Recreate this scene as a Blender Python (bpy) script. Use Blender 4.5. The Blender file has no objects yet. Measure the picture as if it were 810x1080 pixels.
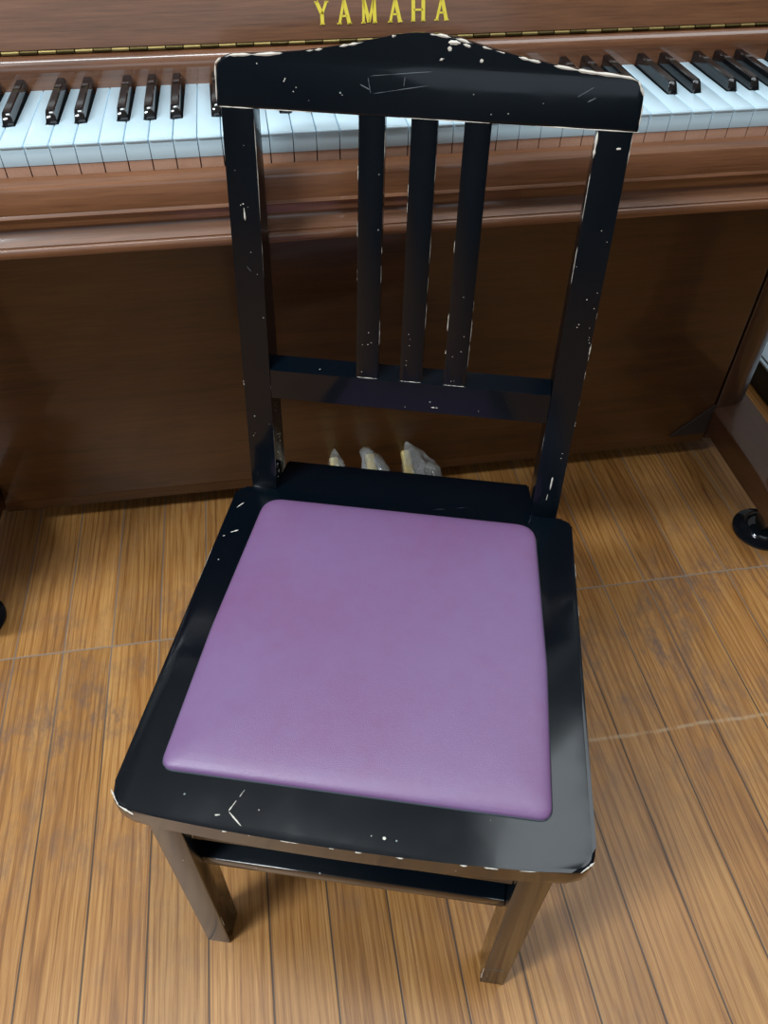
import bpy, bmesh, math, random
from mathutils import Vector, Matrix
random.seed(7)
C = bpy.context.scene.collection
PI = math.pi

# ------------------------------------------------------------------ materials
class NT:
    """small helper around a node tree"""
    def __init__(self, name):
        m = bpy.data.materials.new(name); m.use_nodes = True
        self.m = m; self.t = m.node_tree; self.b = self.t.nodes['Principled BSDF']
        self.tc = None
    def n(self, kind, **kw):
        o = self.t.nodes.new(kind)
        for k, v in kw.items(): setattr(o, k, v)
        return o
    def link(self, a, b): self.t.links.new(a, b)
    def put(self, sock, v):
        if hasattr(v, 'is_linked') or isinstance(v, bpy.types.NodeSocket): self.link(v, sock)
        elif v is not None: sock.default_value = v
    def math(self, op, a, b=None, c=None, clamp=False):
        o = self.n('ShaderNodeMath', operation=op, use_clamp=clamp)
        for i, v in enumerate((a, b, c)):
            if v is not None: self.put(o.inputs[i], v)
        return o.outputs[0]
    def obj(self):
        if not self.tc: self.tc = self.n('ShaderNodeTexCoord')
        return self.tc.outputs['Object']
    def sep(self, v):
        o = self.n('ShaderNodeSeparateXYZ'); self.link(v, o.inputs[0]); return o.outputs
    def comb(self, x, y, z):
        o = self.n('ShaderNodeCombineXYZ')
        for i, v in enumerate((x, y, z)): self.put(o.inputs[i], v)
        return o.outputs[0]
    def noise(self, vec, scale, detail=4, rough=.55, dist=0):
        o = self.n('ShaderNodeTexNoise'); self.link(vec, o.inputs['Vector'])
        o.inputs['Scale'].default_value = scale; o.inputs['Detail'].default_value = detail
        o.inputs['Roughness'].default_value = rough; o.inputs['Distortion'].default_value = dist
        return o.outputs['Fac']
    def mapping(self, vec, scale=(1, 1, 1), loc=(0, 0, 0)):
        o = self.n('ShaderNodeMapping'); self.link(vec, o.inputs['Vector'])
        o.inputs['Scale'].default_value = scale; o.inputs['Location'].default_value = loc
        return o.outputs[0]
    def ramp(self, f, stops):
        o = self.n('ShaderNodeValToRGB'); self.link(f, o.inputs[0]); e = o.color_ramp.elements
        while len(e) < len(stops): e.new(.5)
        for s, (p, c) in zip(e, stops):
            s.position = p; s.color = (*c, 1) if len(c) == 3 else c
        return o.outputs[0]
    def mix(self, f, a, b, mode='MIX'):
        o = self.n('ShaderNodeMix', data_type='RGBA', blend_type=mode)
        self.put(o.inputs[0], f); self.put(o.inputs[6], a); self.put(o.inputs[7], b)
        return o.outputs[2]
    def rng(self, v, a, b, c=0., d=1.):
        o = self.n('ShaderNodeMapRange'); self.link(v, o.inputs[0])
        for i, x in enumerate((a, b, c, d)): o.inputs[i+1].default_value = x
        return o.outputs[0]
    def bump(self, h, strength=.2, dist=.001):
        o = self.n('ShaderNodeBump'); self.link(h, o.inputs['Height'])
        o.inputs['Strength'].default_value = strength; o.inputs['Distance'].default_value = dist
        self.link(o.outputs[0], self.b.inputs['Normal'])
    def set(self, **kw):
        names = dict(color='Base Color', rough='Roughness', metal='Metallic', coat='Coat Weight', coat_rough='Coat Roughness',
                     ior='IOR', spec='Specular IOR Level', trans='Transmission Weight', alpha='Alpha', emit='Emission Color', emit_s='Emission Strength')
        for k, v in kw.items(): self.put(self.b.inputs[names[k]], v)
        return self.m

def srgb(r, g, b):
    f = lambda c: (c/12.92 if c <= .04045 else ((c+.055)/1.055)**2.4)
    return (f(r/255), f(g/255), f(b/255))
def rgba(*c): return (*srgb(*c), 1)

def plain(name, col, **kw):
    n = NT(name); return n.set(color=(*col, 1), **kw)

def wood(name, light, dark, rough=.35, coat=.5, axis='x', coat_rough=.12, streak=1.0):
    n = NT(name); v = n.obj()
    sc = {'x': (1.2, 14, 14), 'y': (14, 1.2, 14), 'z': (14, 14, 1.2)}[axis]
    big = n.noise(n.mapping(v, sc), 2.2, 5, .6, .6)
    sc2 = {'x': (9, 260, 260), 'y': (260, 9, 260), 'z': (260, 260, 9)}[axis]
    fine = n.noise(n.mapping(v, sc2), 2.0, 3, .6, .2)
    f = n.math('ADD', n.math('MULTIPLY', big, .62), n.math('MULTIPLY', fine, .42*streak))
    col = n.ramp(f, [(.34, dark), (.52, tuple(.5*(a+b) for a, b in zip(light, dark))), (.72, light)])
    n.bump(fine, .12, .0004)
    return n.set(color=col, rough=rough, coat=coat, coat_rough=coat_rough)

M = {}
M['walnut'] = wood('walnut veneer', srgb(140, 93, 62), srgb(88, 53, 31), .42, .55, 'x', .12)
M['walnut_gloss'] = wood('polished walnut veneer', srgb(134, 88, 60), srgb(84, 50, 30), .3, 1.0, 'x', .05)
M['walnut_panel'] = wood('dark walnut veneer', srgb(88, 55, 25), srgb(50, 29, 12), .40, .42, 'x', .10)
M['walnut_upright'] = wood('upright walnut veneer', srgb(84, 54, 36), srgb(50, 30, 18), .40, .6, 'z', .12)
M['walnut_toe'] = wood('toe walnut veneer', srgb(82, 50, 32), srgb(48, 27, 16), .40, .5, 'y', .15)
M['key_wood'] = wood('pale key wood', srgb(200, 156, 132), srgb(182, 136, 110), .6, 0, 'y')
M['ivory'] = plain('white key plastic', srgb(206, 233, 246), rough=.22, coat=.3, coat_rough=.1)
M['key_gap'] = plain('shadowed key bed felt', srgb(40, 26, 22), rough=.9)
M['ebony'] = plain('black key plastic', (.006, .006, .007), rough=.10, ior=1.65)
M['brass'] = plain('aged brass', srgb(236, 212, 138), metal=.4, rough=.38)
M['brass_dark'] = plain('tarnished brass', srgb(78, 66, 40), metal=1.0, rough=.4)
M['brass_old'] = plain('old brass', srgb(140, 122, 78), metal=1.0, rough=.45)
M['gold'] = plain('gold lettering', srgb(240, 214, 74), metal=0, rough=.4)
M['caster_black'] = plain('glossy black plastic', (.006, .008, .011), rough=.10, spec=.6)
M['steel'] = plain('dull steel', srgb(120, 118, 112), metal=1.0, rough=.4)
M['matte_dark'] = plain('matte dark brown', srgb(34, 22, 15), rough=.75)
M['felt_red'] = plain('dark felt', srgb(60, 24, 22), rough=.95)

def lacquer(name, coat):
    n = NT(name); v = n.obj()
    sm = n.noise(n.mapping(v, (1, 1, 1)), 22, 4, .6)
    r = n.rng(sm, .35, .75, .06, .20)
    # tiny pale specks of worn lacquer
    vo = n.n('ShaderNodeTexVoronoi'); n.link(v, vo.inputs['Vector']); vo.inputs['Scale'].default_value = 95
    wn = n.n('ShaderNodeTexWhiteNoise'); n.link(vo.outputs['Position'], wn.inputs['Vector'])
    speck = n.math('MULTIPLY', n.math('LESS_THAN', vo.outputs['Distance'], .085), n.math('GREATER_THAN', wn.outputs['Value'], .93))
    col = n.mix(speck, (.0010, .0036, .0068, 1), rgba(150, 158, 158))
    n.bump(n.noise(v, 9, 2), .05, .002)
    return n.set(color=col, rough=.30, spec=.14, coat=coat, coat_rough=r)
M['lacquer'] = lacquer('worn black lacquer', .85)
M['lacquer_back'] = lacquer('dulled black lacquer', .5)
M['chip'] = plain('bare chipped edge', srgb(222, 216, 204), rough=.8)
M['groove'] = plain('dusty groove', srgb(58, 70, 76), rough=.7)
M['scuff_glint'] = plain('grey scuff mark', srgb(88, 96, 100), rough=.7)

def leather():
    n = NT('purple leatherette'); v = n.obj()
    vo = n.n('ShaderNodeTexVoronoi', feature='DISTANCE_TO_EDGE'); n.link(v, vo.inputs['Vector']); vo.inputs['Scale'].default_value = 620
    pores = n.rng(vo.outputs['Distance'], 0, .25)
    big = n.noise(v, 7, 3, .5)
    fine = n.noise(v, 60, 3, .6)
    f = n.math('ADD', n.math('MULTIPLY', big, .7), n.math('MULTIPLY', fine, .3))
    col = n.ramp(f, [(.34, srgb(128, 90, 132)), (.52, srgb(128, 97, 140)), (.70, srgb(130, 103, 146))])
    n.bump(n.math('ADD', n.math('MULTIPLY', pores, .6), fine), .25, .0005)
    return n.set(color=col, rough=.40, spec=.7)
M['leather'] = leather()

PW, X0, SEAM = .0746, -.6372, -.0464
def floor_mat():
    n = NT('plank vinyl floor'); v = n.obj(); x, y, z = n.sep(v)
    t = n.math('DIVIDE', n.math('SUBTRACT', x, X0), PW)
    wob = n.math('MULTIPLY', n.math('SUBTRACT', n.noise(v, 5, 2), .5), .012)
    t = n.math('ADD', t, wob)
    j = n.math('FLOOR', t); fr = n.math('FRACT', t)
    row = n.math('FLOOR', n.math('DIVIDE', n.math('SUBTRACT', y, SEAM), .92))
    wn = n.n('ShaderNodeTexWhiteNoise', noise_dimensions='2D'); n.link(n.comb(j, row, 0.), wn.inputs['Vector'])
    rnd = wn.outputs['Value']
    off = n.math('MULTIPLY', rnd, 37.)
    gx = n.math('ADD', x, off); gy = n.math('ADD', y, n.math('MULTIPLY', rnd, 11.))
    gv = n.comb(gx, gy, off)
    # cathedral grain: distorted bands running along the plank
    u0 = n.math('SUBTRACT', n.math('SUBTRACT', fr, .5), n.math('MULTIPLY', n.math('SUBTRACT', n.math('FRACT', n.math('MULTIPLY', rnd, 53.)), .5), .7))
    dn = n.noise(n.mapping(gv, (16, 2.2, 1)), 1.3, 3, .55, .4)
    sgn = n.math('SUBTRACT', n.math('MULTIPLY', n.math('GREATER_THAN', n.math('FRACT', n.math('MULTIPLY', rnd, 17.)), .5), 2.), 1.)
    ring = n.math('ADD', n.math('ADD', n.math('MULTIPLY', n.math('POWER', n.math('ABSOLUTE', u0), 1.35), 46.), n.math('MULTIPLY', n.math('MULTIPLY', gy, sgn), 9.)), n.math('MULTIPLY', dn, 15.))
    band = n.math('POWER', n.math('ADD', n.math('MULTIPLY', n.math('SINE', n.math('MULTIPLY', ring, 1.15)), .5), .5), 3.)
    fine = n.noise(n.mapping(gv, (900, 16, 1)), 1.0, 3, .65, .1)
    line = n.noise(n.mapping(gv, (420, 4, 1)), 1.0, 3, .6, .1)
    mid = n.noise(n.mapping(gv, (18, 1.6, 1)), 1.0, 3, .55, .2)
    f = n.math('ADD', n.math('ADD', n.math('MULTIPLY', band, -.10), n.math('MULTIPLY', fine, .36)), n.math('ADD', n.math('MULTIPLY', mid, .34), n.math('MULTIPLY', line, .34)))
    col = n.ramp(f, [(.29, srgb(114, 69, 29)), (.46, srgb(168, 114, 56)), (.63, srgb(202, 150, 88))])
    # plank to plank change
    bright = n.rng(rnd, 0, 1, .88, 1.08)
    col = n.mix(1., col, n.comb(bright, bright, bright), 'MULTIPLY')
    # grey scuffed wear, worst around the seam between the boards
    w1 = n.noise(v, 6.5, 5, .62); w2 = n.noise(n.mapping(v, (30, 14, 1)), 2, 5, .7)
    near = n.math('ABSOLUTE', n.math('ADD', y, .16)); near = n.rng(near, .02, .30, 1., .25)
    wear = n.math('MULTIPLY', n.math('MULTIPLY', n.rng(w1, .44, .60), n.rng(w2, .40, .62)), near, clamp=True)
    col = n.mix(n.math('MULTIPLY', wear, .85), col, rgba(112, 90, 80))
    # pale scratches
    sv = n.mapping(v, (8, 60, 1)); sn = n.noise(sv, 1.6, 6, .75, 1.0)
    scr = n.math('MULTIPLY', n.rng(sn, .66, .74), n.rng(w1, .45, .6))
    col = n.mix(n.math('MULTIPLY', scr, .45), col, rgba(206, 178, 140))
    # grooves between planks
    d = n.math('MULTIPLY', n.math('MINIMUM', fr, n.math('SUBTRACT', 1., fr)), PW)
    groove = n.rng(d, .0007, .0015, 1., 0.)
    dusty = n.rng(y, -.26, -.08)
    gcol = n.mix(dusty, rgba(62, 50, 42), rgba(132, 116, 104))
    col = n.mix(n.math('MULTIPLY', groove, .92), col, gcol)
    # end seam
    ys = n.math('ADD', n.math('MULTIPLY', n.math('SUBTRACT', n.noise(v, 9, 2), .5), .004), y)
    yy = n.math('DIVIDE', n.math('SUBTRACT', ys, SEAM), .92)
    fy = n.math('FRACT', n.math('ADD', yy, 100.)); dy = n.math('MULTIPLY', n.math('MINIMUM', fy, n.math('SUBTRACT', 1., fy)), .92)
    seam = n.rng(dy, .0008, .0024, 1., 0.)
    col = n.mix(n.math('MULTIPLY', seam, .8), col, rgba(150, 134, 118))
    # faint scraped line crossing the boards on the right
    ln = n.math('ABSOLUTE', n.math('SUBTRACT', y, n.math('ADD', -.318, n.math('MULTIPLY', n.math('SUBTRACT', n.noise(v, 14, 3), .5), .012))))
    lm = n.math('MULTIPLY', n.rng(ln, .001, .004, 1., 0.), n.math('MULTIPLY', n.rng(x, .07, .1), n.rng(w2, .35, .55)))
    col = n.mix(n.math('MULTIPLY', lm, .5), col, rgba(206, 180, 146))
    h = n.math('SUBTRACT', n.math('MULTIPLY', fine, .5), n.math('MULTIPLY', n.math('MAXIMUM', groove, seam), 2.))
    n.bump(h, .25, .0006)
    r = n.rng(n.math('ADD', n.math('MULTIPLY', w1, .5), n.math('MULTIPLY', fine, .5)), .3, .7, .34, .5)
    return n.set(color=col, rough=r, spec=.65)
M['floor'] = floor_mat()
def wall_mat(name, c):
    n = NT(name); v = n.obj(); n.bump(n.noise(v, 120, 3), .1, .001)
    return n.set(color=n.mix(n.math('MULTIPLY', n.noise(v, 2, 2), .12), (*c, 1), (.6, .6, .6, 1)), rough=.85)
M['wall'] = wall_mat('painted wall', srgb(205, 205, 200))
M['wall_dim'] = wall_mat('grey painted wall', srgb(96, 98, 100))
M['ceiling'] = wall_mat('ceiling board', srgb(210, 212, 212))
M['pale'] = plain('pale blue laminate', srgb(196, 214, 226), rough=.35)
M['plinth'] = plain('black plinth board', srgb(30, 38, 38), rough=.5)
def film():
    n = NT('clear plastic wrap'); v = n.obj()
    h = n.noise(n.mapping(v, (30, 12, 30)), 1.5, 2, .5, 1.2)
    n.bump(h, .6, .006)
    return n.set(color=(.86, .92, .92, 1), rough=.12, alpha=n.rng(h, .40, .66, .06, .30), coat=1.0, coat_rough=.05)
M['film'] = film()

# ------------------------------------------------------------------ mesh helpers
class B:
    def __init__(self): self.bm = bmesh.new()
    def box(self, c, s, bevel=0, seg=2, rot=None, mi=0):
        r = bmesh.ops.create_cube(self.bm, size=1); vs = r['verts']
        bmesh.ops.scale(self.bm, vec=s, verts=vs)
        if bevel:
            es = list({e for v in vs for e in v.link_edges})
            q = bmesh.ops.bevel(self.bm, geom=es, offset=bevel, segments=seg, profile=.5, affect='EDGES')
            vs = list({v for f in q['faces'] for v in f.verts} | {v for v in vs if v.is_valid})
        if rot is not None: bmesh.ops.rotate(self.bm, cent=(0, 0, 0), matrix=rot, verts=vs)
        bmesh.ops.translate(self.bm, vec=c, verts=vs)
        for f in {f for v in vs for f in v.link_faces}: f.material_index = mi
        return self
    def prism(self, pts, axis, a, b, bevel=0, seg=3, mi=0, sel=None):
        """closed outline extruded along an axis; pts are 2-D in the two other axes (cyclic order kept x,y,z)"""
        def mk(p, t):
            return {'x': (t, p[0], p[1]), 'y': (p[0], t, p[1]), 'z': (p[0], p[1], t)}[axis]
        va = [self.bm.verts.new(mk(p, a)) for p in pts]; vb = [self.bm.verts.new(mk(p, b)) for p in pts]
        n = len(pts); fs = [self.bm.faces.new(va), self.bm.faces.new(vb[::-1])]
        for i in range(n):
            k = (i+1) % n; fs.append(self.bm.faces.new((va[i], vb[i], vb[k], va[k])))
        for f in fs: f.material_index = mi
        if bevel:
            es = list(fs[0].edges)+list(fs[1].edges)
            if sel: es = [e for e in {e for f in fs for e in f.edges} if sel(e)]
            bmesh.ops.bevel(self.bm, geom=es, offset=bevel, segments=seg, profile=.5, affect='EDGES')
        return self
    def loft(self, rings, cap=True, mi=0):
        vs = [[self.bm.verts.new(p) for p in r] for r in rings]; n = len(rings[0])
        for a, b in zip(vs, vs[1:]):
            for i in range(n):
                k = (i+1) % n; self.bm.faces.new((a[i], a[k], b[k], b[i])).material_index = mi
        if cap:
            self.bm.faces.new(vs[0][::-1]).material_index = mi; self.bm.faces.new(vs[-1]).material_index = mi
        return self
    def lathe(self, prof, c, n=40, mi=0):
        rings = [[(c[0]+r*math.cos(2*PI*i/n), c[1]+r*math.sin(2*PI*i/n), c[2]+z) for i in range(n)] for r, z in prof]
        return self.loft(rings, True, mi)
    def tube(self, pts, r, n=6, mi=0):
        rings = []
        for i, p in enumerate(pts):
            p = Vector(p); q = Vector(pts[min(i+1, len(pts)-1)])-Vector(pts[max(i-1, 0)]); q.normalize()
            u = q.orthogonal().normalized(); w = q.cross(u); rr = r[i] if isinstance(r, (list, tuple)) else r
            rings.append([tuple(p+rr*(math.cos(2*PI*k/n)*u+math.sin(2*PI*k/n)*w)) for k in range(n)])
        return self.loft(rings, True, mi)
    def chip(self, a, b, w=.0012, mi=1, n=9):
        """ragged sliver of bare wood along an edge or across a face"""
        a, b = Vector(a), Vector(b); pts = []; rs = []
        for i in range(n):
            t = i/(n-1); pts.append(tuple(a.lerp(b, t)))
            rs.append(max(.00012, w*(.40+.55*random.random())*min(1, 5*min(t, 1-t)+.12)))
        return self.tube(pts, rs, 6, mi)
    def dot(self, c, r, mi=1, flat=(1, 1, 1)):
        q = bmesh.ops.create_icosphere(self.bm, subdivisions=1, radius=r)
        for v in q['verts']:
            v.co *= 1+.35*(random.random()-.5); v.co = Vector((v.co.x*flat[0], v.co.y*flat[1], v.co.z*flat[2]))+Vector(c)
            for f in v.link_faces: f.material_index = mi
        return self
    def build(self, name, mats, parent=None, smooth=35):
        bmesh.ops.recalc_face_normals(self.bm, faces=self.bm.faces[:])
        me = bpy.data.meshes.new(name); self.bm.to_mesh(me); self.bm.free()
        for m in (mats if isinstance(mats, (list, tuple)) else [mats]): me.materials.append(m)
        o = bpy.data.objects.new(name, me); C.objects.link(o)
        if smooth:
            me.polygons.foreach_set('use_smooth', [True]*len(me.polygons))
            me.set_sharp_from_angle(angle=math.radians(smooth))
        if parent: o.parent = parent
        return o

def tag(o, label=None, cat=None, group=None, kind=None):
    for k, v in (('label', label), ('category', cat), ('group', group), ('kind', kind)):
        if v: o[k] = v
    return o
def thing(name, label, cat, loc=(0, 0, 0), rotz=0, group=None):
    o = bpy.data.objects.new(name, None); C.objects.link(o); o.empty_display_size = .1
    o.location = loc; o.rotation_euler = (0, 0, rotz); return tag(o, label, cat, group)

def round_poly(pts, rad, seg=6):
    """outline with rounded corners; rad is one radius per corner"""
    out = []; n = len(pts)
    for i in range(n):
        p = Vector(pts[i]); a = Vector(pts[i-1])-p; b = Vector(pts[(i+1) % n])-p; r = rad[i]
        if r <= 0: out.append(tuple(p)); continue
        ang = a.angle(b); d = min(r/math.tan(ang/2), .49*a.length, .49*b.length)
        p0 = p+a.normalized()*d; p2 = p+b.normalized()*d
        for k in range(seg+1):
            t = k/seg; out.append(tuple((1-t)**2*p0+2*t*(1-t)*p+t*t*p2))
    return out

# ------------------------------------------------------------------ setting
b = B(); b.box((0, -.6, -.02), (7, 5, .04)); fl = tag(b.build('floor', M['floor'], smooth=0), kind='structure')
b = B(); b.box((0, .95, 1.3), (7, .06, 2.6)); tag(b.build('wall_back', M['wall'], smooth=0), kind='structure')
for nm, c, d in (('wall_front', (0, -3.13, 1.3), (7, .06, 2.6)), ('wall_left', (-3.53, -.6, 1.3), (.06, 5, 2.6)), ('wall_right', (3.53, -.6, 1.3), (.06, 5, 2.6))):
    b = B(); b.box(c, d); tag(b.build(nm, M['wall_dim'], smooth=0), kind='structure')
b = B(); b.box((0, -.6, 2.66), (7, 5, .06)); tag(b.build('ceiling', M['ceiling'], smooth=0), kind='structure')

# ------------------------------------------------------------------ piano
HK = .7583; P = .0235; XC = -.0265
piano = thing('upright_piano', 'brown walnut upright piano with open keyboard, standing behind the black chair', 'piano', (XC, .1, 0))
OX, OY = XC, .1
def pb(builder, name, mats, parent=None, smooth=35):
    """build in world coordinates, then re-base onto the piano"""
    for v in builder.bm.verts: v.co -= Vector((OX, OY, 0))
    return builder.build(name, mats, parent or piano, smooth)

KL = .1435
white_off = {}
def white_key(i):
    x0, x1 = i*P-17*P+.0004, (i+1)*P-17*P-.0004
    m = i % 7
    bl = (i % 7) in (1, 2, 4, 5, 6); br = ((i+1) % 7) in (1, 2, 4, 5, 6)
    if i == -9: bl = False
    if i == 40: br = False
    cb = .0068
    def boff(k): return {1: -.0022, 2: .0022, 4: -.003, 5: 0, 6: .003}[k % 7]
    xl = x0+(cb+boff(i) if bl else 0); xr = x1-(cb-boff(i+1) if br else 0)
    yb = .0475
    z0, z1 = HK-.0205, HK
    out = [(x0, 0), (x1, 0), (x1, yb), (xr, yb), (xr, KL+.006), (xl, KL+.006), (xl, yb), (x0, yb)]
    o2 = []
    for p in out:
        if not o2 or (Vector(p)-Vector(o2[-1])).length > 1e-5: o2.append(p)
    q = B(); q.prism(o2, 'z', z0, z1, .0007, 2)
    q.box(((x0+x1)/2, KL/2+.0008, HK-.032), (x1-x0-.0004, KL, .0225), mi=1)     # wooden key body under the white top
    q.box(((x0+x1)/2, .0, HK-.0012), (x1-x0-.0003, .0035, .0024), .0009, 2)     # small nosing
    return pb(q, 'white_key', [M['ivory'], M['key_wood']])
def black_key(k):
    off = {1: -.0022, 2: .0022, 4: -.003, 5: 0, 6: .003}[k % 7]
    c = (k-17)*P+off; h = .0118; w0, w1 = .0054, .0044
    yf, yb = .0488, KL+.008
    q = B()
    rings = []
    for (y, zt, wi) in ((yf, HK+.0015, w0), (yf+.0012, HK+.004, w0-.0002), (yf+.0048, HK+h-.0012, w1), (yf+.0075, HK+h, w1), (yb, HK+h, w1)):
        zb = HK-.008
        rings.append([(c-w0, y if zt > HK+.005 else yf, zb), (c+w0, y if zt > HK+.005 else yf, zb), (c+wi, y, zt-.0012), (c+wi-.0012, y, zt), (c-wi+.0012, y, zt), (c-wi, y, zt-.0012)])
    q.loft(rings)
    return pb(q, 'black_key', M['ebony'], smooth=40)
for i in range(-9, 41): white_key(i)
for k in range(-8, 41):
    if k % 7 in (1, 2, 4, 5, 6): black_key(k)

HW = .646                      # half width between the side stiles
xl, xr = XC-HW, XC+HW
# key slip and scotia moulding in front of the keys
q = B(); q.prism([(-.0015, .688), (-.0255, .688), (-.0265, .6975), (-.0292, .6978), (-.0300, .6992), (-.0292, .7006), (-.0280, .7020), (-.0280, .7245), (-.0268, .7272), (-.0245, .7282), (-.0030, .7290), (-.0015, .728)], 'x', xl, xr, 0)
pb(q, 'key_slip', M['walnut'], smooth=25)
prof = [(.235, .653), (.235, .697), (-.0255, .697)]
for k in range(13):            # hollow
    t = k/12; a = PI*t; prof.append((-.0260+.0085*math.sin(a)*(1-.1*t)-.004*t, .6960-.0255*t))
for k in range(9):             # rounded lip
    a = PI*k/8; prof.append((-.0295-.0045*math.sin(a), .6695-.0058*(1-math.cos(a))))
prof += [(-.023, .6555), (-.013, .653)]
q = B(); q.prism(prof, 'x', xl, xr, 0); pb(q, 'key_bed', M['walnut'], smooth=40)
q = B(); q.box((XC, .075, .708), (2*HW-.002, .142, .018)); pb(q, 'key_frame', M['key_gap'])
for s in (-1, 1):              # blocks at each end of the keys
    x0 = XC+s*.5935 + (.003 if s > 0 else .0); x1 = XC+s*HW
    x0 = (41-17)*P+.001 if s > 0 else (-9-17)*P-.001
    q = B(); q.prism([(-.024, .7285), (-.024, .772), (-.018, .780), (.15, .786), (.15, .7285)], 'x', min(x0, x1), max(x0, x1), .002, 2)
    pb(q, 'key_block', M['walnut'])
# fallboard: inner strip behind the keys, then the hinged flap with its lettering
strip = [(.1465, HK-.012), (.1475, HK+.017)]
for k in range(9):
    a = PI/2*k/8; strip.append((.1475+.0125*(1-math.cos(a)), HK+.017+.014*math.sin(a)))
strip += [(.176, HK+.033), (.176, HK-.012)]
q = B(); q.prism(strip, 'x', xl+.002, xr-.002); fall = pb(q, 'fallboard', M['walnut_gloss'], smooth=40)
LEAN = math.radians(11)
def flap(y, z):                # flap coordinates (thickness, height) -> y, z
    return (.1605+y*math.cos(LEAN)+z*math.sin(LEAN), HK+.0345+z*math.cos(LEAN)-y*math.sin(LEAN))
ol = [(0, .001), (0, .148), (.004, .156), (.012, .160), (.020, .156), (.022, .148), (.022, .001)]
q = B(); q.prism([flap(*p) for p in ol], 'x', xl+.002, xr-.002); fp = pb(q, 'fallboard_flap', M['walnut'], smooth=40)
q = B()
x = xl+.01; k = 0
cy, cz = .1592, HK+.0334
q.box((XC, cy+.003, cz), (2*HW-.02, .004, .0045), mi=1)
while x < xr-.02:
    q.tube([(x+.0006, cy, cz), (x+.0184, cy, cz)], .0021 if k % 2 else .0019, 10, mi=k % 2); x += .019; k += 1
pb(q, 'hinge', [M['brass_old'], M['brass_dark']], fp).location = (0, 0, 0)
# lettering
def stroke(bmq, p0, p1, w, x, hgt):
    """one bar of a letter on the flap face: p in letter units"""
    a = Vector((p0[0], p0[1])); c = Vector((p1[0], p1[1])); d = (c-a).normalized(); nrm = Vector((-d.y, d.x))*w/2
    quad = [a-nrm, a+nrm, c+nrm, c-nrm]
    top, bot = [], []
    for u in quad:
        for lst, dep in ((top, -.0008), (bot, .0006)):
            y, z = flap(dep, u.y); lst.append(bmq.bm.verts.new((x+u.x, y, z)))
    bmq.bm.faces.new(top); bmq.bm.faces.new(bot[::-1])
    for i in range(4):
        bmq.bm.faces.new((top[i], bot[i], bot[(i+1) % 4], top[(i+1) % 4]))
ZB, LH = .0145, .022
def letter(bmq, ch, cx):
    h0, h1 = ZB, ZB+LH; w = .0056; s = .0040
    if ch == 'Y':
        stroke(bmq, (-w, h1), (0, h0+.010), s, cx, 0); stroke(bmq, (w, h1), (0, h0+.010), s*.7, cx, 0); stroke(bmq, (0, h0), (0, h0+.011), s, cx, 0)
        stroke(bmq, (-.0026, h0+.0006), (.0026, h0+.0006), .0012, cx, 0); stroke(bmq, (-w-.0022, h1-.0006), (-w+.0024, h1-.0006), .0012, cx, 0); stroke(bmq, (w-.0024, h1-.0006), (w+.0022, h1-.0006), .0012, cx, 0)
    if ch == 'A':
        stroke(bmq, (-w, h0), (0, h1), s*.7, cx, 0); stroke(bmq, (w, h0), (0, h1), s, cx, 0); stroke(bmq, (-w*.6, h0+.0075), (w*.6, h0+.0075), .0018, cx, 0)
        for sx in (-1, 1): stroke(bmq, (sx*w-.0026, h0+.0006), (sx*w+.0026, h0+.0006), .0012, cx, 0)
    if ch == 'M':
        stroke(bmq, (-w*1.15, h0), (-w, h1), s*.7, cx, 0); stroke(bmq, (w*1.15, h0), (w, h1), s, cx, 0); stroke(bmq, (-w, h1), (0, h0+.001), s, cx, 0); stroke(bmq, (0, h0+.001), (w, h1), s*.7, cx, 0)
        for sx in (-1, 1): stroke(bmq, (sx*w*1.15-.0024, h0+.0006), (sx*w*1.15+.0024, h0+.0006), .0012, cx, 0)
    if ch == 'H':
        stroke(bmq, (-w, h0), (-w, h1), s, cx, 0); stroke(bmq, (w, h0), (w, h1), s, cx, 0); stroke(bmq, (-w, (h0+h1)/2), (w, (h0+h1)/2), .0018, cx, 0)
        for sx in (-1, 1):
            for hh in (h0+.0006, h1-.0006): stroke(bmq, (sx*w-.0025, hh), (sx*w+.0025, hh), .0012, cx, 0)
q = B()
for ch, cx in zip('YAMAHA', (-.0916, -.0672, -.0398, -.0107, .0153, .0417)): letter(q, ch, cx)
tag(pb(q, 'lettering', M['gold'], fp, smooth=0), 'gold capital letters inlaid on the flap')

# upper case, music shelf, lid
q = B(); q.box((XC, .262, .99), (2*HW-.004, .022, .40), .002); pb(q, 'upper_panel', M['walnut'])
q = B(); q.prism([(.215, .936), (.205, .943), (.205, .950), (.212, .955), (.26, .955), (.26, .936)], 'x', xl+.01, xr-.01); pb(q, 'music_shelf', M['walnut'])
q = B(); q.prism([(.205, 1.193), (.198, 1.200), (.198, 1.208), (.206, 1.216), (.60, 1.216), (.60, 1.193)], 'x', XC-.752, XC+.752, .002, 2); pb(q, 'lid', M['walnut'])
q = B(); q.box((XC, .58, .66), (2*HW, .02, 1.06)); pb(q, 'back_panel', M['walnut'])
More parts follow.
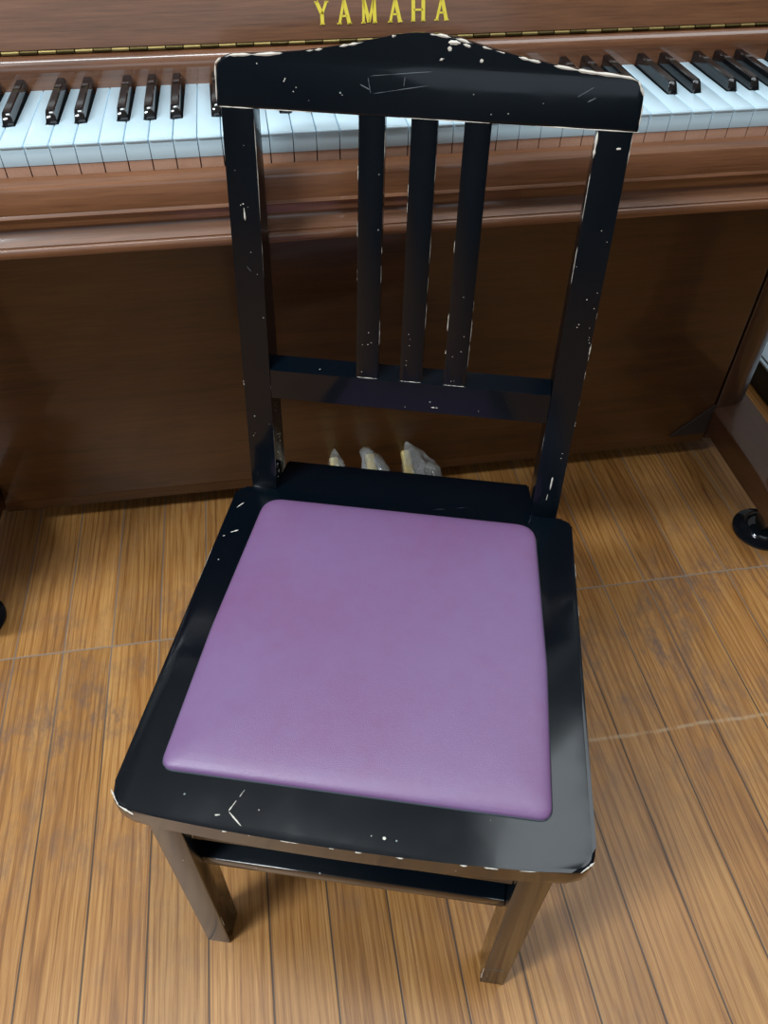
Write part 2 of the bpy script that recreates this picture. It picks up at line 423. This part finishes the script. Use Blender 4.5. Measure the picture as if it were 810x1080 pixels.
# lower panel
q = B(); q.box((XC, .239, .3655), (2*HW-.006, .022, .581), .0025, 3); pb(q, 'lower_panel', M['walnut_panel'])
q = B(); q.box((XC, .40, .068), (2*HW, .34, .03)); pb(q, 'bottom_board', M['walnut_panel'])
for s in (-1, 1):
    def mx(pts): return [(XC+s*(px-XC), py) for px, py in pts]
    # side of the case with its rounded front corner
    arc = [(.6545, .232)]
    for k in range(9):
        a = PI/2*k/8; arc.append((.6545+.0465*math.sin(a), .285-.050*math.cos(a)-.0))
    ol = [(.6245, .2335), (.628, .232)]+arc+[(.701, .590), (.6245, .590)]
    q = B(); q.prism(mx(ol), 'z', .055, 1.193, .001, 1); pb(q, 'side_panel', M['walnut_upright'])
    # arm beside the keyboard
    q = B(); q.prism([(-.036, .653), (-.036, .735), (-.026, .760), (.05, .80), (.15, .83), (.26, .84), (.26, .655)], 'x', *sorted((XC+s*(HW+.002), XC+s*(.739))), .004, 3); pb(q, 'arm', M['walnut_toe'])
    # toe running forward from the case to the caster
    q = B(); q.prism([(.300, .078), (.300, .134), (.05, .130), (.0, .126), (-.030, .116), (-.036, .104), (-.036, .078)], 'x', *sorted((XC+s*(.617-XC), XC+s*(.701-XC))), .003, 3); pb(q, 'toe_block', M['walnut_toe'])
    if s > 0: q = B(); q.prism(mx([(.545, .077), (.6165, .077), (.6165, .146)]), 'y', .2245, .2275, .0005, 1); pb(q, 'corner_triangle', M['matte_dark'])  # thin matte dark triangle over the panel's lower right corner
    # front leg from the toe up to the key bed
    cx = XC+s*(.668-XC)
    rings = []
    for z, h in ((.120, .034), (.150, .034), (.156, .030), (.36, .026), (.60, .033), (.606, .038), (.656, .038)):
        rings.append([(cx-h, .012-h, z), (cx+h, .012-h, z), (cx+h, .012+h, z), (cx-h, .012+h, z)])
    q = B(); q.loft(rings); pb(q, 'leg', M['walnut_upright'], smooth=0)
    # caster
    cx, cyy = (.662, .034) if s > 0 else (-.713, .036)
    q = B()
    rr = []
    for k in range(2):
        pass
    n = 24
    rings = []
    for xx, r in ((-.011, .013), (-.010, .016), (.010, .016), (.011, .013)):
        rings.append([(cx+xx, cyy+r*math.cos(2*PI*i/n), .026+r*math.sin(2*PI*i/n)) for i in range(n)])
    q.loft(rings)
    q.box((cx, cyy, .058), (.030, .022, .040), .003)
    pb(q, 'caster', M['steel'])
# pedals in clear plastic wrap
for px, sx in ((-.0965, 0), (-.032, 1), (.033, 2)):
    q = B(); rings = []
    for t in range(13):
        u = t/12; y = .250-.165*u
        z = .104-.030*u-.016*u*u
        w = .0088+.0095*max(0, (u-.30)/.70)
        if u > .9: w *= .80 if u > .97 else .94
        th = .008-.003*u
        ring = []
        for k in range(12):
            a = 2*PI*k/12; ring.append((px+w*math.copysign(abs(math.cos(a))**.6, math.cos(a)), y, z+th*math.copysign(abs(math.sin(a))**.6, math.sin(a))))
        rings.append(ring)
    q.loft(rings)
    ped = pb(q, 'pedal', M['brass'], smooth=50)
    tag(ped, ['left brass pedal', 'middle brass pedal', 'right brass pedal'][sx])
    # loose bag: a crumpled tent, open towards the case
    q = B(); rings = []; nk = 14
    peak = [(0, .225, .131), (-.006, .222, .127), (.001, .222, .131)][sx]
    spread = [(-.0175, .0175), (-.0165, .034), (-.0165, .056)][sx]
    for t in range(9):
        u = t/8
        ring = []
        y = .224-.130*u
        zc = peak[2]-.030*u-.044*u*u
        zb = zc-.020-.030*u*(1-.4*u)
        e1 = min(1, u/(.2 if sx < 2 else .36))**.9; lft = spread[0]*(.25+.75*e1); rgt = spread[1]*(.22+.78*e1)
        if t == 0: lft, rgt, zb = ((-.003, .004), (-.012, .004), (-.004, .004))[sx]+(zc-.010,)
        for k in range(nk):
            a = 2*PI*k/nk
            cxx = px+peak[0]*(1-u)+(lft+rgt)/2; wx = (rgt-lft)/2
            jit = .0014*math.sin(3.1*k+2.3*t+sx*1.7)
            sn, cn = math.sin(a), math.cos(a)
            pw_ = abs(sn)**1.25
            zz = (zc+zb)/2+(zc-zb)/2*math.copysign(pw_, sn)
            ring.append((cxx+wx*cn+jit, y+jit*.8, max(zz+jit, .02)))
        rings.append(ring)
    q.loft(rings)
    o = pb(q, 'plastic_wrap', M['film'], ped, smooth=60); tag(o, 'clear crumpled plastic wrap')

# caster cups on the floor
for cx, cyy, lab in ((.662, .034, 'round black caster cup on the floor under the right front of the piano'),
                     (-.713, .036, 'round black caster cup cut off by the left edge of the photo')):
    t = B(); t.lathe([(.0, 0), (.0490, 0), (.0510, .002), (.0505, .005), (.041, .0085), (.034, .0105), (.031, .0155), (.0285, .0160), (.0260, .0115), (.0, .0095)], (0, 0, 0), 48)
    o = t.build('caster_cup', M['caster_black'], smooth=45); o.location = (cx, cyy, .0004)
    tag(o, lab, 'caster cup', 'caster cups under the piano')

# low pale-topped platform seen past the right side of the piano
cab = thing('platform', 'low dark platform with a pale top, glimpsed past the piano at the right edge', 'platform', (1.15, .56, 0))
t = B(); t.box((0, 0, .030), (.60, .76, .060), .002); t.build('base', M['plinth'], cab)
t = B(); t.box((0, 0, .0625), (.602, .762, .005), .0012); t.build('top', M['pale'], cab)
t = B(); t.box((-.292, 0, .0660), (.003, .75, .002)); t.build('edge_strip', M['steel'], cab)

# ------------------------------------------------------------------ chair
CX, CY, CR = -.1681, -.5575, math.radians(-16.8)
rotm = Matrix.Rotation(CR, 3, 'Z')
VC = .21                                          # local y of the chair's middle
base = Vector((CX, CY, 0))+rotm @ Vector((0, VC, 0))
chair = thing('chair', 'worn black lacquered wooden chair with purple padded seat, in front of the piano', 'chair', base, CR)
LM = [M['lacquer'], M['chip'], M['scuff_glint']]
def vf(z): return .4125+.17*(z-.38)
def lean(builder):
    """set the back a little more upright, keeping every offset from its front plane"""
    for v in builder.bm.verts:
        x, y, z = v.co
        if z > .38:
            k = (z-.38)/.42; d = y-vf(z); z2 = z+.0045*k
            v.co = (x*(1-.015*k), .4125+.14*(z2-.38)+d, z2)
def cb(builder, name, mats=None, parent=None, smooth=35):
    if name in ('back_post', 'crest_rail', 'lower_rail', 'slat'):
        lean(builder); mats = [M['lacquer_back'], M['chip'], M['scuff_glint']]
    for v in builder.bm.verts: v.co -= Vector((0, VC, 0))
    return builder.build(name, mats or LM, parent or chair, smooth)
SZ = .380
def front_v(x): return -.0066+.0068*(abs(x)/.19)**2.2
# seat board
right = [(.2155, .0035), (.2035, .4125), (.1545, .4125), (.1525, .4650)]
front = [(x, front_v(x)) for x in [-.17+.34*i/16 for i in range(17)]]
pts = front+right+[(-x, v) for x, v in right[::-1]]
rad = [0]*len(front)+[.026, .012, 0, .002]+[.002, 0, .012, .026]
q = B(); q.prism(round_poly(pts, rad), 'z', SZ-.025, SZ, .0035, 3)
e = SZ-.0012
for a, c, w in (((-.2160, .018), (-.2040, .0045), .0013), ((-.2040, .0045), (-.188, -.0015), .0012), ((.2130, .013), (.2010, .0025), .0012), ((-.060, -.0055), (-.032, -.0060), .0013), ((-.013, -.0062), (-.008, -.0062), .0011),
                ((.010, -.0064), (.016, -.0064), .0011), ((.045, -.006), (.052, -.006), .0012), ((.100, -.005), (.106, -.005), .0010), ((.12, -.004), (.132, -.004), .0009), ((.150, -.003), (.187, .0012), .0007), ((-.107, -.0046), (-.103, -.0047), .0011), ((-.085, -.005), (-.081, -.005), .0010),
                ((.2062, .322), (.2052, .350), .0010), ((.2078, .27), (.2072, .288), .0008), ((-.2085, .25), (-.2070, .31), .0006), ((-.2145, .04), (-.2115, .14), .0005)):
    q.chip((*a, e), (*c, e), w)
t0 = SZ-.0002
for a, c, w in (((-.0965, .034), (-.1000, .0255), .0006), ((-.1012, .0235), (-.1058, .0125), .0008), ((-.1058, .0125), (-.0905, .0005), .0010), ((-.117, .0075), (-.112, .0085), .0009), ((-.196, .375), (-.189, .385), .0009), ((-.193, .335), (-.184, .340), .0011), ((-.200, .328), (-.197, .330), .0006)):
    q.chip((*a, t0), (*c, t0), w)
for a, r in (((-.0795, .0175), .0010), ((.022, .0085), .0010), ((.0335, .0080), .0019), ((-.119, .0045), .0007), ((.1235, .0365), .0009), ((.187, .03), .0006), ((-.185, .395), .0007), ((-.178, .395), .0006)):
    q.dot((*a, t0), r, 1, (1, 1, .3))
for a, c, w in (((.022, .402), (.12, .425), .0006), ((.04, .44), (.13, .446), .0004), ((.158, .052), (.145, .028), .0006), ((.178, .040), (.192, .042), .0004)):  # first two streaks stand in for keys reflected at the seat's back
    q.chip((*a, t0-.0001), (*c, t0-.0001), w*.7, 2)
cb(q, 'seat')
# cushion: rounded outline, pinched at the rim and puffed in the middle
q = B()
co = round_poly([(-.1785, .0420), (.1775, .0420), (.1735, .2000), (.1600, .3935), (-.1640, .3935), (-.1755, .2000)], [.013, .013, .35, .024, .024, .35], 8)
cc = Vector((0, .215))
rings = []
for s, h in ((1.0, -.002), (1.0, .0015), (.998, .0040), (.990, .0062), (.975, .0080), (.945, .0098), (.90, .0112), (.80, .0126), (.6, .0136), (.35, .0141), (.1, .0142)):
    rings.append([(cc.x+(p[0]-cc.x)*s, cc.y+(p[1]-cc.y)*s, SZ+h*.8) for p in co])
q.loft(rings)
rim = [(p[0], p[1], SZ+.0002) for p in co]
q.tube(rim+rim[:1], .0009, 6, 1)
cb(q, 'cushion', [M['leather'], M['groove']], smooth=80)
# thin welt groove around the cushion
# front legs
for s in (-1, 1):
    q = B(); rings = []
    for z, xi, xo, y1 in ((0, .1535, .1795, .037), (.003, .1520, .1805, .0385), (.356, .1535, .1835, .0415)):
        y0 = .0035
        rings.append([(s*xi, y0, z), (s*xo, y0, z), (s*xo, y1, z), (s*xi, y1, z)])
    q.loft(rings)
    bmesh.ops.bevel(q.bm, geom=[e_ for e_ in q.bm.edges if abs(e_.verts[0].co.z-e_.verts[1].co.z) > .05], offset=.0015, segments=2, profile=.5, affect='EDGES')
    if s < 0:
        q.chip((-.1525, .0060, .055), (-.1520, .0060, .090), .0006); q.chip((-.151, .030, .02), (-.151, .024, .07), .0005, 2)
    else:
        q.chip((.1525, .0045, .018), (.1528, .0045, .060), .0010); q.dot((.153, .004, .02), .0022, 1, (.6, .4, 1)); q.chip((.155, .0035, .055), (.176, .0035, .060), .0005, 2)
    cb(q, 'leg')
# back posts: rear leg below, leaning upright above
for s in (-1, 1):
    q = B(); rings = []
    for z in [0, .003, .1, .2, .3, .36, .38, .40, .45, .5, .55, .6, .65, .7, .75, .798]:
        if z < .38:
            f = (.38-z)/.38; v0 = .4145+.030*f*f; dep = .048-.008*f
        else:
            v0 = vf(z); dep = .047-.0245*min(1, (z-.38)/.40)
        xi = .1550 if z >= .38 else .1545; xo = .1855
        rings.append([(s*xi, v0, z), (s*xo, v0, z), (s*xo, v0+dep, z), (s*xi, v0+dep, z)])
    q.loft(rings)
    bmesh.ops.bevel(q.bm, geom=[e_ for e_ in q.bm.edges if abs(e_.verts[0].co.z-e_.verts[1].co.z) > .002 and abs(e_.verts[0].co.x-e_.verts[1].co.x) < .001], offset=.0016, segments=2, profile=.5, affect='EDGES')
    def on(x, z, d=.0): return (x, vf(z)+d, z)
    if s < 0:
        for z0, z1, w, x in ((.695, .790, .0009, -.1552), (.640, .690, .0006, -.1552), (.500, .506, .0010, -.1852), (.518, .528, .0012, -.1852), (.540, .560, .0010, -.1852), (.570, .590, .0006, -.1852), (.45, .47, .0005, -.1852), (.39, .48, .0004, -.1552)):
            q.chip(on(x, z0, .001), on(x, z1, .001), w)
        q.chip(on(-.170, .700), on(-.1705, .712), .0012); q.dot(on(-.171, .7155), .0008, 1, (1, .3, 1)); q.chip(on(-.172, .655), on(-.168, .650), .0004, 2)
        for k in range(40):
            z = random.uniform(.39, .49); q.dot((-.1549, vf(z)+random.uniform(.008, .03), z), random.uniform(.0004, .0012), 1, (.3, 1, 1))
        for k in range(10): q.dot(on(random.uniform(-.183, -.157), random.uniform(.42, .78)), random.uniform(.0003, .0006), 1, (1, .3, 1))
    else:
        for z0, z1, w, x in ((.765, .797, .0009, .1852), (.560, .575, .0012, .1852), (.580, .605, .0014, .1852), (.530, .540, .0010, .1852), (.505, .512, .0012, .1852), (.625, .640, .0009, .1852), (.44, .47, .0007, .1852), (.66, .70, .0005, .1852), (.775, .797, .0018, .1552), (.72, .765, .0012, .1553), (.66, .70, .0010, .1553), (.45, .5, .0005, .1553)):
            q.chip(on(x, z0, .001), on(x, z1, .001), w)
        q.chip(on(.1735, .7845), on(.1775, .7850), .0014); q.chip(on(.172, .420), on(.1725, .438), .0014); q.chip(on(.170, .405), on(.1705, .414), .0006)
        for k in range(14): q.dot(on(random.uniform(.157, .184), random.uniform(.42, .78)), random.uniform(.0003, .0007), 1, (1, .3, 1))
    cb(q, 'back_post')
# crest rail
topL = [(.0, .8630), (.012, .8625), (.026, .8607), (.043, .8570), (.063, .8530), (.085, .8490), (.110, .8452), (.140, .8420), (.165, .8405), (.176, .8395), (.1825, .8365), (.1865, .8315), (.1885, .8240)]
half = topL+[(.1895, .8000), (.1890, .7978)]
prof = half+[(-x, z) for x, z in half[::-1]][0:-1]
q = B()
fr_, bk_ = [], []
fa = [q.bm.verts.new((x, vf(z), z)) for x, z in prof]; ba = [q.bm.verts.new((x, vf(z)+.019, z-.0045 if z > .81 else z)) for x, z in prof]
f1 = q.bm.faces.new(fa); f2 = q.bm.faces.new(ba[::-1]); n_ = len(prof)
for i in range(n_): q.bm.faces.new((fa[i], ba[i], ba[(i+1) % n_], fa[(i+1) % n_]))
bmesh.ops.bevel(q.bm, geom=list(f1.edges)+list(f2.edges), offset=.0025, segments=3, profile=.5, affect='EDGES')
def topz(x):
    x = abs(x)
    for (a, za), (c, zc) in zip(topL, topL[1:]):
        if a <= x <= c: return za+(zc-za)*(x-a)/(c-a)
    return .82
def edge(x0, x1, w, d=.0006):
    n = max(5, int(abs(x1-x0)/.004)); ps = []; rs = []
    for i in range(n+1):
        t = i/n; a = x0+(x1-x0)*t; z = topz(a)-.0010
        ps.append((a, vf(z)+d, z)); rs.append(w*1.2*(.5+.7*random.random())*min(1, 6*min(t, 1-t)+.1))
    q.tube(ps, rs, 6, 1)
edge(-.178, -.120, .0011); edge(-.118, -.085, .0008); edge(-.080, -.050, .0010); edge(-.03, -.026, .0009); edge(.000, .045, .0010); edge(.045, .070, .0008); edge(.075, .100, .0010); edge(.105, .182, .0012)
for a, c, w in (((-.1874, .832), (-.1886, .803), .0012), ((-.1815, .8368), (-.1872, .8320), .0014), ((.1815, .8368), (.1880, .826), .0015), ((.1888, .82), (.1892, .803), .0007), ((-.187, .7985), (-.155, .7985), .0006), ((-.15, .7985), (-.10, .7985), .0005), ((.10, .7985), (.19, .7985), .0007), ((-.02, .7985), (.06, .7985), .0005),
                ((.018, .857), (.030, .8568), .0022), ((.030, .8565), (.038, .8545), .0014), ((-.1265, .8195), (-.1235, .8245), .0008), ((.0115, .8435), (.0165, .8455), .0012)):
    q.chip((a[0], vf(a[1])+.0004, a[1]), (c[0], vf(c[1])+.0004, c[1]), w)
q.dot((.020, vf(.852)+.0003, .852), .0022, 1, (1, .3, 1)); q.dot((.048, vf(.845), .845), .0018, 1, (1, .3, 1))
for k in range(9): xx = random.uniform(-.17, .17); zz = random.uniform(.805, .838); q.dot((xx, vf(zz), zz), random.uniform(.0003, .0007), 1, (1, .3, 1))
for a, c in (((-.051, .829), (.010, .8355)), ((-.048, .8155), (.012, .826)), ((-.050, .829), (-.047, .8155)), ((-.018, .822), (-.017, .831)), ((-.058, .823), (-.046, .818)), ((.132, .822), (.148, .832)), ((.14, .818), (.149, .823))):
    q.chip((a[0], vf(a[1])+.0002, a[1]), (c[0], vf(c[1])+.0002, c[1]), .0006, 2)
cb(q, 'crest_rail')
# lower rail of the back
q = B(); q.prism([(vf(.507), .507), (vf(.541), .541), (vf(.541)+.024, .545), (vf(.507)+.026, .510)], 'x', -.1552, .1552, .0018, 2)
for x0, x1, z, w in ((-.154, -.148, .5405, .0008), (.025, .036, .5135, .0012), (-.004, .000, .511, .0011), (.078, .080, .514, .0010), (-.10, -.02, .5402, .0003), (.07, .15, .5402, .0004)):
    q.chip((x0, vf(z)+.0006, z), (x1, vf(z)+.0006, z), w, 1 if w > .0006 else 2)
q.chip((-.1545, vf(.541)+.002, .541), (-.1545, vf(.512)+.001, .512), .0008)
cb(q, 'lower_rail')
# three slats
for c, sd in ((-.0460, 1), (.0020, 2), (.0500, 3)):
    q = B(); rings = []
    for z in (.5395, .6, .7, .8):
        rings.append([(c-.0121, vf(z)+.003, z), (c-.008, vf(z)+.0012, z), (c+.008, vf(z)+.0012, z), (c+.0121, vf(z)+.003, z), (c+.0121, vf(z)+.014, z), (c-.0121, vf(z)+.014, z)])
    q.loft(rings)
    for k in range(7):
        z = random.uniform(.56, .78); l = random.uniform(.004, .03); sx = 1 if random.random() < .65 else -1
        q.chip((c+sx*.0120, vf(z)+.004, z), (c+sx*.0120, vf(z+l)+.004, min(z+l, .797)), random.uniform(.0005, .0011))
    q.chip((c-.011, vf(.541)+.0015, .5415), (c+.011, vf(.541)+.0015, .5415), .0006)
    for k in range(5): z = random.uniform(.545, .6); q.dot((c+random.uniform(-.006, .006), vf(z)+.0012, z), random.uniform(.0003, .0006), 1, (1, .3, 1))
    cb(q, 'slat')
# aprons
q = B(); q.box((0, .022, .3295), (.306, .020, .053), .0015)
q.chip((-.151, .0118, .305), (-.148, .0118, .320), .0006); cb(q, 'apron')
for s in (-1, 1):
    q = B(); q.box((s*.1685, .2265, .328), (.018, .380, .055), .0015); cb(q, 'apron')
q = B(); q.box((0, .445, .326), (.309, .018, .056), .0015); cb(q, 'apron')
# shelf under the seat with its front lip
q = B(); q.box((0, .225, .2395), (.306, .420, .018), .0015); cb(q, 'shelf')
for s in (-1, 1):
    q = B(); q.box((s*.166, .2285, .240), (.014, .378, .030), .0015); cb(q, 'shelf_rail')

# ------------------------------------------------------------------ light
def area(name, loc, size, power, col, target=None, rot=None):
    l = bpy.data.lights.new(name, 'AREA'); l.shape = 'RECTANGLE'; l.size, l.size_y = size; l.energy = power; l.color = col
    o = bpy.data.objects.new(name, l); C.objects.link(o); o.location = loc
    if rot: o.rotation_euler = rot
    return o
DAY = (.86, .95, 1.0)
area('ceiling_tube_light', (-1.75, -1.20, 2.60), (1.2, .30), 68, DAY)
area('ceiling_tube_light', (-.45, -.42, 2.60), (1.2, .25), 18, DAY)
area('ceiling_tube_light', (1.05, -.15, 2.60), (1.3, 1.2), 15, DAY)
area('front_fill_light', (-.2, -3.05, 1.75), (2.6, 1.2), 11, (.74, .88, 1.0), rot=(PI/2, 0, 0))  # added fill behind the camera, no real window, lifts the key fronts
w = bpy.data.worlds.new('World'); bpy.context.scene.world = w; w.use_nodes = True
w.node_tree.nodes['Background'].inputs[0].default_value = (.80, .90, 1.0, 1)
w.node_tree.nodes['Background'].inputs[1].default_value = .3

# ------------------------------------------------------------------ camera
cam = bpy.data.cameras.new('camera'); co_ = bpy.data.objects.new('camera', cam); C.objects.link(co_)
cam.sensor_fit = 'VERTICAL'; cam.sensor_height = 24; cam.lens = 840.13/1080*24; cam.clip_start = .02
co_.location = (-.1832, -.8255, 1.0716); co_.rotation_euler = (.7616, -.0098, -.1578)
sc = bpy.context.scene; sc.camera = co_
sc.view_settings.view_transform = 'Standard'; sc.view_settings.look = 'None'
sc.view_settings.gamma = 1; sc.view_settings.use_curve_mapping = False
sc.view_settings.exposure = 0.15
